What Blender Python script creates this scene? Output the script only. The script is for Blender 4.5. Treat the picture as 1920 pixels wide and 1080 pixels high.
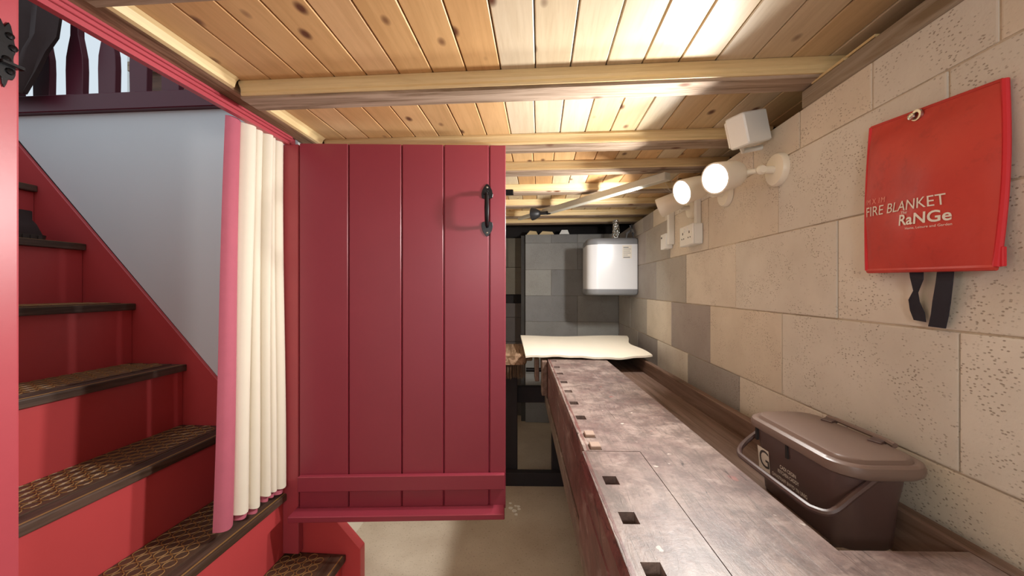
import bpy, bmesh, math, random
from mathutils import Vector, Matrix
random.seed(7)
for o in list(bpy.data.objects): bpy.data.objects.remove(o)
scene = bpy.context.scene
COL = scene.collection
R = math.radians
# ------------------------------------------------------------------ camera, world, exposure
CAMZ = 1.17; F = 715.0; YAW = R(4.24)
cam_d = bpy.data.cameras.new('camera'); cam = bpy.data.objects.new('camera', cam_d); COL.objects.link(cam)
cam.location = (0, 0, CAMZ); cam.rotation_euler = (R(90), 0, YAW)
cam_d.sensor_width = 36; cam_d.lens = 36*F/1920; cam_d.clip_start = 0.02
scene.camera = cam
w = bpy.data.worlds.new('world'); scene.world = w; w.use_nodes = True
bg = w.node_tree.nodes['Background']; bg.inputs[0].default_value = (0.80, 0.91, 1.0, 1); bg.inputs[1].default_value = 0.62
vs = scene.view_settings
vs.view_transform = 'Standard'; vs.look = 'None'; vs.gamma = 1; vs.use_curve_mapping = False; vs.exposure = 0.5
LAMP_W = 5.6
# room frame: +Y along the block wall, +X to the right, Z up from the floor
RX = 0.67      # face of the block wall on the right
BY = 3.32      # face of the block wall at the far end
LX = -0.87     # plane of the stair doorway on the left
YF = 1.30      # far side of the staircase
ZC = 1.72      # ceiling boards
ZJ = 1.68      # underside of joists
BR = R(3.2)    # the bench stands slightly askew to the wall

def ray(x, y):
    xc = (x-960)/F; zc = (540-y)/F
    return Vector((xc*math.cos(YAW)-math.sin(YAW), xc*math.sin(YAW)+math.cos(YAW), zc))
def onX(x, y, X): d = ray(x, y); s = X/d.x; return Vector((X, d.y*s, CAMZ+d.z*s))
def onY(x, y, Y): d = ray(x, y); s = Y/d.y; return Vector((d.x*s, Y, CAMZ+d.z*s))
def at(x, y, d): return ray(x, y)*d + Vector((0, 0, CAMZ))

# ------------------------------------------------------------------ materials
MATS = {}
class NT:
    def __init__(s, name):
        s.m = bpy.data.materials.new(name); s.m.use_nodes = True; s.t = s.m.node_tree
        s.b = s.t.nodes['Principled BSDF']
    def n(s, typ, **kw):
        nd = s.t.nodes.new(typ)
        for k, v in kw.items():
            if k.startswith('i_'):
                key = k[2:]; key = int(key) if key.isdigit() else key
                nd.inputs[key].default_value = v
            else: setattr(nd, k, v)
        return nd
    def l(s, a, b): s.t.links.new(a, b)
    def ramp(s, fac, stops):
        r = s.n('ShaderNodeValToRGB'); e = r.color_ramp.elements
        while len(e) < len(stops): e.new(0.5)
        for el, (p, c) in zip(e, stops):
            el.position = p; el.color = (c, c, c, 1) if isinstance(c, (int, float)) else (*c, 1)
        s.l(fac, r.inputs[0]); return r.outputs[0]
    def mix(s, fac, a, b, mode='MIX'):
        m = s.n('ShaderNodeMix', data_type='RGBA', blend_type=mode)
        for sock, v in ((m.inputs[0], fac), (m.inputs[6], a), (m.inputs[7], b)):
            if hasattr(v, 'is_output'): s.l(v, sock)
            elif isinstance(v, (int, float)): sock.default_value = v
            else: sock.default_value = (*v, 1)
        return m.outputs[2]
    def coords(s, scale=(1, 1, 1), rand=True):
        tc = s.n('ShaderNodeTexCoord'); out = tc.outputs['Object']
        if rand:
            oi = s.n('ShaderNodeObjectInfo'); mu = s.n('ShaderNodeMath', operation='MULTIPLY', i_1=37.0)
            s.l(oi.outputs['Random'], mu.inputs[0])
            ad = s.n('ShaderNodeVectorMath', operation='ADD'); s.l(out, ad.inputs[0]); s.l(mu.outputs[0], ad.inputs[1]); out = ad.outputs[0]
        mp = s.n('ShaderNodeMapping'); mp.inputs['Scale'].default_value = scale; s.l(out, mp.inputs[0])
        return mp.outputs[0]
    def noise(s, vec, scale, detail=4, rough=0.6, dist=0.0):
        n = s.n('ShaderNodeTexNoise'); n.inputs['Scale'].default_value = scale; n.inputs['Detail'].default_value = detail
        n.inputs['Roughness'].default_value = rough; n.inputs['Distortion'].default_value = dist
        s.l(vec, n.inputs['Vector']); return n.outputs[0]
    def voro(s, vec, scale, rnd=1.0):
        n = s.n('ShaderNodeTexVoronoi'); n.inputs['Scale'].default_value = scale; n.inputs['Randomness'].default_value = rnd
        s.l(vec, n.inputs['Vector']); return n.outputs['Distance']
    def color(s, c):
        if hasattr(c, 'is_output'): s.l(c, s.b.inputs['Base Color'])
        else: s.b.inputs['Base Color'].default_value = (*c, 1)
    def bump(s, h, strength=0.3, dist=0.002):
        b = s.n('ShaderNodeBump'); b.inputs['Strength'].default_value = strength; b.inputs['Distance'].default_value = dist
        s.l(h, b.inputs['Height']); s.l(b.outputs[0], s.b.inputs['Normal'])
    def done(s, rough=0.5, metal=0.0, spec=0.5):
        s.b.inputs['Roughness'].default_value = rough; s.b.inputs['Metallic'].default_value = metal
        s.b.inputs['Specular IOR Level'].default_value = spec
        MATS[s.m.name] = s.m; return s.m

def plain(name, c, rough=0.5, metal=0.0, var=0.12, nscale=14, bump=0.0, spec=0.5):
    t = NT(name); v = t.coords(); n = t.noise(v, nscale)
    t.color(t.mix(n, tuple(x*(1-var) for x in c), tuple(min(1, x*(1+var)) for x in c)))
    if bump: t.bump(t.noise(v, nscale*8), bump, 0.001)
    return t.done(rough, metal, spec)

def srgb(r, g, b):
    f = lambda u: (u/255)/12.92 if u/255 <= 0.04045 else (((u/255)+0.055)/1.055)**2.4
    return (f(r), f(g), f(b))

plain('red_paint', srgb(146, 54, 69), 0.36, var=0.07, nscale=5, bump=0.06)
plain('red_frame', srgb(176, 72, 82), 0.38, var=0.10, nscale=9, bump=0.10)
plain('stair_red', srgb(194, 72, 74), 0.40, var=0.06, nscale=5, bump=0.08)
plain('maroon', srgb(88, 26, 42), 0.4, var=0.1)
plain('white_wall', srgb(222, 226, 228), 0.75, var=0.03, nscale=4, bump=0.1)
plain('cream_wall', srgb(220, 210, 192), 0.85, var=0.06, nscale=6, bump=0.3)
plain('dark_void', srgb(38, 34, 34), 0.9, var=0.2)
plain('black_iron', (0.012, 0.012, 0.014), 0.28, 0.6, var=0.2, nscale=60, bump=0.15)
plain('black_wood', srgb(34, 28, 32), 0.7, var=0.3, nscale=20, bump=0.3)
plain('white_plastic', srgb(238, 238, 234), 0.35, var=0.02)
plain('cream_plastic', srgb(238, 230, 214), 0.35, var=0.02)
plain('grey_plastic', srgb(128, 130, 134), 0.4, var=0.03)
plain('heater_white', srgb(232, 234, 238), 0.22, var=0.01)
plain('brown_plastic', srgb(84, 64, 61), 0.38, var=0.05, nscale=8, bump=0.04)
plain('brown_lid', srgb(118, 98, 89), 0.36, var=0.05, nscale=8, bump=0.04)
plain('print_white', srgb(232, 226, 214), 0.6, var=0.02)
plain('print_dark', srgb(70, 66, 64), 0.6, var=0.02)
plain('print_faint', srgb(230, 146, 130), 0.6, var=0.02)
plain('black_fabric', srgb(34, 32, 44), 0.8, var=0.2, nscale=80, bump=0.3)
plain('brown_fabric', srgb(58, 42, 40), 0.9, var=0.15, nscale=60, bump=0.3)
plain('steel', (0.6, 0.58, 0.52), 0.3, 1.0, var=0.1)
plain('brass_ring', srgb(150, 112, 66), 0.45, var=0.25, nscale=20)
plain('chip_white', srgb(235, 232, 222), 0.8, var=0.05)
plain('web', srgb(205, 200, 190), 0.9, var=0.05)
plain('bristle', srgb(96, 76, 58), 0.85, var=0.3, nscale=40)
plain('pink_fabric', srgb(178, 92, 110), 0.85, var=0.08, nscale=30, bump=0.2)
plain('cream_fabric', srgb(226, 217, 200), 0.88, var=0.03, nscale=25, bump=0.15)
plain('pad_fabric', srgb(238, 230, 212), 0.92, var=0.04, nscale=120, bump=0.5)
plain('pale_batten', srgb(196, 192, 178), 0.6, var=0.08, nscale=20)
plain('black_rubber', (0.008,0.008,0.010), 0.5, var=0.1)
plain('dog_wood', srgb(162, 138, 124), 0.7, var=0.12)
plain('boot_rubber', srgb(62, 50, 44), 0.6, var=0.2)

def wood(name, axis, c=None, grain=0.35, knots=True, rough=0.5, bump=0.08, dark=0.55):
    t = NT(name)
    st = [26, 26, 26]; st[axis] = 1.6
    kt = [13, 13, 13]; kt[axis] = 7.5
    v = t.coords(tuple(st)); g = t.noise(v, 1.6, 6, 0.62, 0.7)
    fine = t.noise(v, 7.0, 3, 0.6)
    if c is None:
        base = t.n('ShaderNodeObjectInfo').outputs['Color']
    else: base = tuple(c)
    low = t.mix(1.0, base, (dark, dark*0.86, dark*0.66), 'MULTIPLY')
    fac = t.ramp(g, [(0.40, 0.0), (0.56, grain), (0.68, grain*1.8)])
    colr = t.mix(fac, base, low)
    colr = t.mix(t.ramp(fine, [(0.5, 0.0), (0.75, 0.25)]), colr, low)
    if knots:
        kv = t.coords(tuple(kt)); d = t.voro(kv, 1.0)
        k = t.ramp(d, [(0.06, 1.0), (0.10, 0.75), (0.17, 0.0)])
        colr = t.mix(k, colr, srgb(98, 58, 36))
    t.color(colr); t.bump(g, bump, 0.002)
    return t.done(rough)
wood('pine', 1, None, 0.20, dark=0.62)
wood('moulding_x', 0, srgb(228, 202, 152), 0.2, False, 0.45)
wood('moulding_y', 1, srgb(228, 202, 152), 0.2, False, 0.45)
wood('old_joist', 0, srgb(182, 160, 140), 0.7, True, 0.85, 0.6, 0.42)
wood('old_beam', 1, srgb(164, 134, 108), 0.9, True, 0.85, 0.6, 0.42)
wood('grey_plate', 1, srgb(160, 146, 128), 0.7, False, 0.85, 0.5, 0.6)
wood('tray_wood', 1, srgb(126, 102, 90), 0.6, False, 0.65, 0.35, 0.5)
wood('tread_wood', 1, srgb(92, 70, 58), 0.9, False, 0.55, 0.35, 0.45)
wood('panel_wood', 0, srgb(104, 66, 44), 0.6, False, 0.6, 0.2, 0.5)

def bench_mat(name, base, red):
    t = NT(name); v = t.coords((9, 1.6, 9), False); g = t.noise(v, 2.4, 8, 0.72, 1.6)
    p = t.coords((1, 1, 1), False)
    big = t.noise(p, 6.5, 7, 0.7); mid = t.noise(p, 22, 6, 0.75)
    c = t.mix(t.ramp(big, [(0.38, 0.0), (0.60, 1.0)]), base, red)
    c = t.mix(t.ramp(mid, [(0.40, 0.55), (0.56, 0.0)]), c, tuple(x*0.45 for x in red))
    c = t.mix(t.ramp(g, [(0.34, 0.7), (0.50, 0.0)]), c, tuple(x*0.36 for x in base))
    c = t.mix(t.ramp(t.noise(p, 11, 6, 0.7, 0.6), [(0.56, 0.0), (0.72, 0.6)]), c, srgb(190, 172, 164))
    spot = t.noise(p, 36, 2, 0.5)
    c = t.mix(t.ramp(spot, [(0.735, 0.0), (0.76, 0.7)]), c, srgb(214, 204, 194))
    spot2 = t.noise(t.coords((1.3, 0.8, 1), False), 19, 2, 0.5)
    c = t.mix(t.ramp(spot2, [(0.72, 0.0), (0.75, 0.35)]), c, srgb(170, 84, 78))
    cr = t.n('ShaderNodeTexWave'); cr.inputs['Scale'].default_value = 2.0; cr.inputs['Distortion'].default_value = 14; cr.inputs['Detail'].default_value = 5
    t.l(t.coords((10, 1.0, 1), False), cr.inputs[0])
    brk = t.noise(p, 9, 3)
    ck = t.mix(1.0, t.ramp(cr.outputs[1], [(0.0, 0.8), (0.012, 0.0)]), t.ramp(brk, [(0.50, 0.0), (0.58, 1.0)]), 'MULTIPLY')
    c = t.mix(ck, c, srgb(40, 28, 26))
    t.color(c); t.bump(t.mix(0.5, g, mid), 0.5, 0.003)
    return t.done(0.42)
bench_mat('bench_top', srgb(160, 142, 134), srgb(122, 100, 96))
bench_mat('bench_apron', srgb(126, 92, 86), srgb(112, 66, 64))
bench_mat('bench_low', srgb(138, 120, 106), srgb(112, 92, 82))

def block_mat():
    t = NT('block'); v = t.coords(); base = t.n('ShaderNodeObjectInfo').outputs['Color']
    n1 = t.noise(v, 5, 5, 0.6); n2 = t.noise(v, 75, 3, 0.6)
    c = t.mix(t.ramp(n1, [(0.3, 0.0), (0.75, 0.8)]), base, t.mix(1.0, base, (0.80, 0.78, 0.76), 'MULTIPLY'))
    d = t.voro(t.coords((1.0, 0.62, 1.0)), 215); m = t.noise(v, 11, 5, 0.7)
    pore = t.mix(1.0, t.ramp(d, [(0.20, 1.0), (0.32, 0.0)]), t.ramp(m, [(0.46, 0.0), (0.58, 0.9)]), 'MULTIPLY')
    c = t.mix(pore, c, t.mix(1.0, base, (0.46, 0.41, 0.37), 'MULTIPLY'))
    t.color(c)
    h = t.mix(0.5, t.mix(0.25, n2, n1), t.mix(pore, (0.6, 0.6, 0.6), (0, 0, 0)))
    t.bump(h, 0.55, 0.004)
    return t.done(0.9)
block_mat()
def mortar_mat():
    t = NT('mortar'); v = t.coords(); n = t.noise(v, 7, 6, 0.75); base = t.n('ShaderNodeObjectInfo').outputs['Color']
    t.color(t.mix(t.ramp(n, [(0.38, 0.0), (0.6, 1.0)]), t.mix(1.0, base, (0.6, 0.57, 0.53), 'MULTIPLY'), base)); t.bump(t.noise(v, 60), 0.6, 0.003)
    return t.done(0.95)
mortar_mat()
def floor_mat():
    t = NT('concrete_floor'); v = t.coords(rand=False); n = t.noise(v, 2.4, 6, 0.6); f = t.noise(v, 120, 2)
    c = t.mix(t.ramp(n, [(0.3, 0.0), (0.7, 1.0)]), srgb(172, 156, 137), srgb(202, 190, 171))
    c = t.mix(t.ramp(f, [(0.60, 0.0), (0.72, 0.5)]), c, srgb(96, 82, 68))
    st = t.noise(v, 1.3, 3); c = t.mix(t.ramp(st, [(0.62, 0.0), (0.72, 0.35)]), c, srgb(128, 92, 60))
    t.color(c); t.bump(f, 0.25, 0.002); return t.done(0.8)
floor_mat()
def bag_mat():
    t = NT('bag_red'); v = t.coords(rand=False); n = t.noise(v, 26, 6, 0.75); n2 = t.noise(v, 7, 4)
    c = t.mix(t.ramp(n2, [(0.3, 0), (0.7, 1)]), srgb(204, 66, 54), srgb(188, 56, 48))
    c = t.mix(t.ramp(n, [(0.55, 0.0), (0.72, 0.42)]), c, srgb(140, 40, 36))
    t.color(c); t.bump(t.noise(v, 14, 3), 0.5, 0.006); return t.done(0.55)
bag_mat()
plain('bag_piping', srgb(212, 40, 52), 0.6, var=0.06)
def foil_mat():
    t = NT('foil'); v = t.coords(); d = t.voro(v, 90); t.color((0.8, 0.82, 0.8)); t.bump(d, 1.0, 0.012); return t.done(0.2, 1.0)
foil_mat()
def mat_tread():
    t = NT('tread_mat'); v = t.coords((1, 1, 1)); n = t.noise(v, 16, 5)
    t.color(t.mix(n, srgb(58, 42, 36), srgb(100, 74, 54))); t.bump(t.noise(v, 90), 0.4, 0.002); return t.done(0.5)
mat_tread()
def emit(name, c, s):
    t = NT(name); t.b.inputs['Emission Color'].default_value = (*c, 1); t.b.inputs['Emission Strength'].default_value = s
    t.color((0.9, 0.9, 0.9)); return t.done(0.4)
emit('lamp_lens', (0.93, 1.0, 0.97), 14)
emit('lamp_lens_dim', (0.95, 1.0, 0.98), 4)
def glass():
    t = NT('window_glass'); tr = t.n('ShaderNodeBsdfTransparent'); gl = t.n('ShaderNodeBsdfGlossy', i_Roughness=0.02); mx = t.n('ShaderNodeMixShader', i_0=0.06)
    t.l(tr.outputs[0], mx.inputs[1]); t.l(gl.outputs[0], mx.inputs[2]); t.l(mx.outputs[0], t.t.nodes['Material Output'].inputs[0]); return t.done()
glass()

# ------------------------------------------------------------------ mesh builder
class MB:
    def __init__(s): s.v = []; s.f = []
    def _add(s, vs_, fs):
        o = len(s.v); s.v += [Vector(p) for p in vs_]; s.f += [tuple(i+o for i in f) for f in fs]; return s
    def box(s, x0, x1, y0, y1, z0, z1):
        vs_ = [(x, y, z) for x in (x0, x1) for y in (y0, y1) for z in (z0, z1)]
        return s._add(vs_, [(0, 1, 3, 2), (4, 6, 7, 5), (0, 4, 5, 1), (2, 3, 7, 6), (0, 2, 6, 4), (1, 5, 7, 3)])
    def obox(s, c, ax, ay, az):
        c = Vector(c); ax = Vector(ax); ay = Vector(ay); az = Vector(az)
        vs_ = [c+ax*i+ay*j+az*k for i in (-1, 1) for j in (-1, 1) for k in (-1, 1)]
        return s._add(vs_, [(0, 1, 3, 2), (4, 6, 7, 5), (0, 4, 5, 1), (2, 3, 7, 6), (0, 2, 6, 4), (1, 5, 7, 3)])
    def prism(s, pts, off):
        n = len(pts); pts = [Vector(p) for p in pts]; off = Vector(off)
        fs = [tuple(range(n-1, -1, -1)), tuple(range(n, 2*n))] + [(i, (i+1) % n, n+(i+1) % n, n+i) for i in range(n)]
        return s._add(pts+[p+off for p in pts], fs)
    def loft(s, rings, cap0=True, cap1=True, close=True):
        n = len(rings[0]); vs_ = [p for r in rings for p in r]; fs = []
        for k in range(len(rings)-1):
            for i in range(n if close else n-1):
                a = k*n+i; b = k*n+(i+1) % n; fs.append((a, b, b+n, a+n))
        if cap0: fs.append(tuple(range(n-1, -1, -1)))
        if cap1: fs.append(tuple(range((len(rings)-1)*n, len(rings)*n)))
        return s._add(vs_, fs)
    def tube(s, path, r, n=8):
        path = [Vector(p) for p in path]; rings = []
        for i, p in enumerate(path):
            a = path[max(0, i-1)]; b = path[min(len(path)-1, i+1)]; d = (b-a).normalized()
            up = Vector((0, 0, 1)) if abs(d.z) < 0.9 else Vector((0, 1, 0))
            x = d.cross(up).normalized(); y = x.cross(d).normalized()
            rr = r[i] if isinstance(r, (list, tuple)) else r
            rings.append([p+x*rr*math.cos(2*math.pi*k/n)+y*rr*math.sin(2*math.pi*k/n) for k in range(n)])
        return s.loft(rings)
    def lathe(s, base, axis, prof, n=20):
        axis = Vector(axis).normalized(); base = Vector(base)
        up = Vector((0, 0, 1)) if abs(axis.z) < 0.9 else Vector((0, 1, 0))
        x = axis.cross(up).normalized(); y = x.cross(axis).normalized()
        return s.loft([[base+axis*h+(x*math.cos(2*math.pi*k/n)+y*math.sin(2*math.pi*k/n))*max(r, 1e-4) for k in range(n)] for h, r in prof])
    def sheet(s, pts, thick):
        # grid of points -> thin closed solid; pts[i][j]
        m = len(pts); n = len(pts[0]); front = [Vector(p) for r in pts for p in r]; nor = [Vector((0, 0, 0)) for _ in front]
        fs = []
        for i in range(m-1):
            for j in range(n-1):
                q = (i*n+j, (i+1)*n+j, (i+1)*n+j+1, i*n+j+1); fs.append(q)
                nn = (front[q[1]]-front[q[0]]).cross(front[q[3]]-front[q[0]])
                for k in q: nor[k] += nn
        back = [p-nn.normalized()*thick for p, nn in zip(front, nor)]; N = m*n
        allf = fs+[tuple(N+k for k in reversed(q)) for q in fs]
        edge = [j for j in range(n)]+[i*n+n-1 for i in range(1, m)]+[(m-1)*n+j for j in range(n-2, -1, -1)]+[i*n for i in range(m-2, 0, -1)]
        for a, b in zip(edge, edge[1:]+edge[:1]): allf.append((a, b, N+b, N+a))
        return s._add(front+back, allf)
    def mesh(s, name, bevel=0.0, seg=1, smooth=False, org=(0, 0, 0)):
        me = bpy.data.meshes.new(name); org = Vector(org)
        me.from_pydata([p-org for p in s.v], [], s.f); me.update()
        bm = bmesh.new(); bm.from_mesh(me)
        bmesh.ops.recalc_face_normals(bm, faces=bm.faces)
        if bevel: bmesh.ops.bevel(bm, geom=bm.edges[:], offset=bevel, segments=seg, affect='EDGES', profile=0.7)
        bm.to_mesh(me); bm.free()
        if smooth:
            for p in me.polygons: p.use_smooth = True
            try: me.set_sharp_from_angle(angle=R(40))
            except Exception: pass
        return me
    def build(s, name, mat, parent=None, bevel=0.0, seg=1, smooth=False, org=None):
        if org is None: org = parent['_org'] if parent is not None and '_org' in parent else (0, 0, 0)
        return link(name, s.mesh(name, bevel, seg, smooth, org), mat, parent)
def link(name, me, mat=None, parent=None, color=None):
    o = bpy.data.objects.new(name, me); COL.objects.link(o)
    if mat and len(me.materials) == 0: me.materials.append(MATS[mat])
    if parent is not None:
        o.parent = parent
        if '_org' in parent: o['_org'] = parent['_org']
        # a part sits in its thing's frame; a sub-part has no extra offset
    if color: o.color = (*color, 1)
    return o
def box(name, mat, parent, b, bevel=0.0, seg=1): return MB().box(*b).build(name, mat, parent, bevel, seg)
def thing(name, label, cat, loc=(0, 0, 0), rot=0.0, group=None):
    """Empty at the thing's base; its parts are modelled in the (possibly turned) room frame."""
    o = bpy.data.objects.new(name, None); COL.objects.link(o); o.empty_display_size = 0.1
    loc = Vector(loc); o.location = Matrix.Rotation(rot, 3, 'Z') @ loc; o.rotation_euler = (0, 0, rot)
    o['_org'] = tuple(loc); o['label'] = label; o['category'] = cat
    if group: o['group'] = group
    return o
def structure(name, label, cat, loc=(0, 0, 0)):
    o = thing(name, label, cat, loc); o['kind'] = 'structure'; return o
def tag(o, label, cat, group=None, kind=None):
    o['label'] = label; o['category'] = cat
    if group: o['group'] = group
    if kind: o['kind'] = kind
    return o
def text_mesh(body, size, width=None, bold=0.0, spacing=1.0):
    cu = bpy.data.curves.new('text', 'FONT'); cu.body = body; cu.size = size; cu.align_x = 'CENTER'; cu.align_y = 'CENTER'
    cu.offset = bold; cu.resolution_u = 4; cu.space_character = spacing
    ob = bpy.data.objects.new('text', cu); COL.objects.link(ob)
    dg = bpy.context.evaluated_depsgraph_get(); me = bpy.data.meshes.new_from_object(ob.evaluated_get(dg))
    bpy.data.objects.remove(ob); 
    if width:
        xs = [v.co.x for v in me.vertices]; k = width/(max(xs)-min(xs)); c = (max(xs)+min(xs))/2
        for v in me.vertices: v.co.x = (v.co.x-c)*k
    return me
def rrect(cx, cy, hx, hy, r, z, n=5):
    pts = []
    for sx, sy, a0 in ((1, 1, 0), (-1, 1, 90), (-1, -1, 180), (1, -1, 270)):
        for k in range(n+1):
            a = R(a0+90*k/n); pts.append(Vector((cx+sx*(hx-r)+r*math.cos(a), cy+sy*(hy-r)+r*math.sin(a), z)))
    return pts
def lerp(a, b, t): return a+(b-a)*t

# ------------------------------------------------------------------ the setting: floor, walls
fl = MB().box(-1.2, 0.9, -2.2, 3.8, -0.1, 0.0).build('floor', 'concrete_floor'); tag(fl, 'bare concrete floor with speckles and faint stains', 'floor', kind='structure')

CREAM = [srgb(222, 213, 200), srgb(218, 207, 191), srgb(224, 217, 206), srgb(221, 210, 194), srgb(217, 211, 201)]
GREY = [srgb(172, 164, 160), srgb(166, 160, 156), srgb(178, 172, 164)]
DGREY = [srgb(158, 158, 156), srgb(150, 150, 148), srgb(166, 166, 162), srgb(144, 144, 144)]
_unit = {}
def block(parent, axis, a0, a1, z0, z1, face, depth, colr, gap=0.0015, org=(0, 0, 0)):
    """one block; axis 'y' = wall facing -X, axis 'x' = wall facing -Y"""
    L = round(a1-a0-2*gap, 3); H = round(z1-z0-2*gap, 3)
    key = (axis, L, H, depth)
    if key not in _unit:
        if axis == 'y': m = MB().box(0, depth, -L/2, L/2, -H/2, H/2)
        else: m = MB().box(-L/2, L/2, 0, depth, -H/2, H/2)
        me = m.mesh('block', 0.003, 2); me.materials.append(MATS['block']); _unit[key] = me
    o = bpy.data.objects.new('block', _unit[key]); COL.objects.link(o); o.parent = parent
    j = random.uniform(-0.0015, 0.0015)
    p = Vector((face+j, (a0+a1)/2, (z0+z1)/2)) if axis == 'y' else Vector(((a0+a1)/2, face+j, (z0+z1)/2))
    o.location = p-Vector(org); o.color = (*colr, 1); return o

wr = structure('wall_right', 'cream painted concrete block wall running along the workbench', 'wall', (0.8, 0.6, 0))
box('mortar_core', 'mortar', wr, (RX+0.003, 0.90, -2.2, 3.8, 0, 1.628)).color = (*srgb(208, 194, 174), 1)
rows = [  # z0, z1, first joint, step
    (0.0, 0.20, 2.2, .45), (0.20, 0.425, 2.42, .45), (0.425, 0.65, 2.2, .45), (0.65, 0.873, 1.79, .45),
    (0.873, 1.100, 1.56, .449), (1.100, 1.324, 1.812, .449), (1.324, 1.53, 2.03, .45), (1.53, 1.629, 1.04, .215)]
for ri, (z0, z1, j0, st) in enumerate(rows):
    j = j0
    while j < BY-0.01: j += st
    first = True; hi = BY-0.002
    lo = j-st
    while hi > -2.1:
        if hi-lo > 0.04:
            mid = (hi+lo)/2
            c = random.choice(CREAM)
            if mid > 2.25: c = random.choice(GREY)  # far blocks grey: partly their own tone, partly the light there put into colour
            if (ri == 5 and 1.8 < mid < 2.26) or (ri == 4 and 1.55 < mid < 2.0) or (ri == 3 and 1.3 < mid < 1.8): c = random.choice(GREY)
            block(wr, 'y', lo, hi, z0, z1, RX, 0.03, c, org=wr['_org'])
            hi = lo
        lo -= st
wb = structure('wall_back', 'bare grey concrete block wall at the far end', 'wall', (0.27, BY+0.1, 0))
box('mortar_core', 'mortar', wb, (-0.125, 0.68, BY+0.004, BY+0.2, 0, 1.63)).color = (*srgb(140, 138, 132), 1)
zs = [0, 0.202, 0.427, 0.652, 0.878, 1.103, 1.329, 1.56, 1.635]
offs = [0, .225, 0, .225, 0, .225, .0, .225, .225]
for k in range(8):
    x = -0.13; st = 0.225 if k == 7 else 0.45; nx = x+(st if k % 2 else st/2)
    if k == 4: nx = x+0.45
    if k == 5: nx = x+0.225
    if k == 6: nx = x+0.45
    if k == 7: nx = x+0.225
    while x < RX-0.02:
        e = min(nx, RX-0.001)
        if e-x > 0.03: block(wb, 'x', x, e, zs[k], zs[k+1], BY, 0.03, random.choice(DGREY), org=wb['_org'])
        x = nx; nx += st
wrec = structure('wall_recess', 'dark rough rendered recess wall left of the grey blocks', 'wall', (-0.5, 3.6, 0))
zr = [0, .225, .45, .675, .90, 1.03]
for k in range(5): block(wrec, 'x', -0.75, -0.135, zr[k], zr[k+1], 3.5, 0.04, srgb(96, 90, 88), org=wrec['_org'])
for x0, x1, z0, z1 in ((-.75, -.42, 1.11, 1.36), (-.42, -.135, 1.11, 1.36), (-.75, -.30, 1.36, 1.63), (-.30, -.135, 1.36, 1.63)):
    block(wrec, 'x', x0, x1, z0, z1, 3.5, 0.04, srgb(118, 112, 100), org=wrec['_org'])
box('void_backing', 'dark_void', wrec, (-1.2, 1.0, 3.54, 3.64, 0, 1.76))
box('pier', 'block', wrec, (-0.168, -0.128, BY+0.03, 3.5, 0, 1.63)).color = (*srgb(70, 68, 66), 1)
wl = structure('wall_left', 'painted wall around the red stair doorway', 'wall', (LX, 0.4, 0))
box('wall_panel', 'cream_wall', wl, (-0.95, LX-0.01, -2.2, 0.50, 0, 1.735))
wlf = structure('wall_left_far', 'painted wall behind the open red door', 'wall', (LX, 2.4, 0))
box('wall_panel', 'cream_wall', wlf, (-0.95, LX-0.01, YF+0.05, 3.6, 0, 1.735))
wsn = structure('wall_stair_near', 'plain wall on the near side of the staircase', 'wall', (-1.8, 0.45, 0))
box('wall_panel', 'cream_wall', wsn, (-2.7, -0.92, 0.40, 0.495, 0, 1.80))
wse = structure('wall_stair_end', 'plain wall closing the foot of the upper landing', 'wall', (-2.75, 0.9, 0))
box('wall_panel', 'cream_wall', wse, (-2.80, -2.70, 0.40, YF+0.04, 0, 1.78))
wt = structure('wall_light_stop', 'dark board added in the gap above the block wall to stop light', 'wall', (0.9, 0.8, 1.62))
box('light_stop_board', 'dark_void', wt, (0.86, 0.92, -2.2, 3.8, 1.60, 1.76))  # added to stop light leaks; its dark colour stands for the unlit gap
pl = MB().box(RX+0.002, 0.79, -2.1, 1.037, 1.630, 1.676).build('trim_1', 'grey_plate', bevel=0.003)
tag(pl, 'rough grey timber plate lying along the top of the block wall', 'timber', kind='structure')
for k, (y0, y1) in enumerate(((0.90, 1.00), (0.83, 0.92))):
    o = MB().box(0.672+0.008*k, 0.75, y0, y1, 1.6765, 1.682).build('packing_shim', 'moulding_y')
    tag(o, ['thin pale wooden shim nearer the far end of the wall plate', 'thin pale wooden shim overlapping it on the camera side'][k], 'shim', 'shims on the wall plate')
    if k: o.location.z += 0.0058

# ------------------------------------------------------------------ ceiling: boards, joists, mouldings
ce = structure('ceiling', 'low ceiling of varnished pine boards between old joists', 'ceiling', (0, 0.6, ZC))
box('floor_deck', 'dark_void', ce, (-0.868, 0.93, -2.2, 3.8, 1.738, 1.80))
J = [-1.82, -1.47, -1.12, -0.77, -0.42, -0.09, 0.24, 0.578, 0.983, 1.385, 1.685, 2.045, 2.392, 2.74, 3.03]
J = [y-0.012 for y in J]; JW = 0.074
jm = MB().box(-0.81, 0.80, 0, JW, 0, 0.058)
jme = jm.mesh('joist', 0.004, 1); jme.materials.append(MATS['old_joist'])
mprof = [(0.0, 0.006), (-0.005, 0.006), (-0.007, 0.011), (-0.006, 0.017), (-0.008, 0.024), (-0.013, 0.031), (-0.015, 0.033), (-0.015, 0.040), (0.0, 0.040)]
mm = MB().prism([(-0.80, y, z) for y, z in mprof], (1.59, 0, 0)).mesh('moulding'); mm.materials.append(MATS['moulding_x'])
for y in J:
    o = link('joist', jme, None, ce); o.location = Vector((0, y, ZJ))-Vector(ce['_org'])
    o = link('moulding', mm, None, ce); o.location = Vector((0, y, ZJ))-Vector(ce['_org'])
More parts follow.
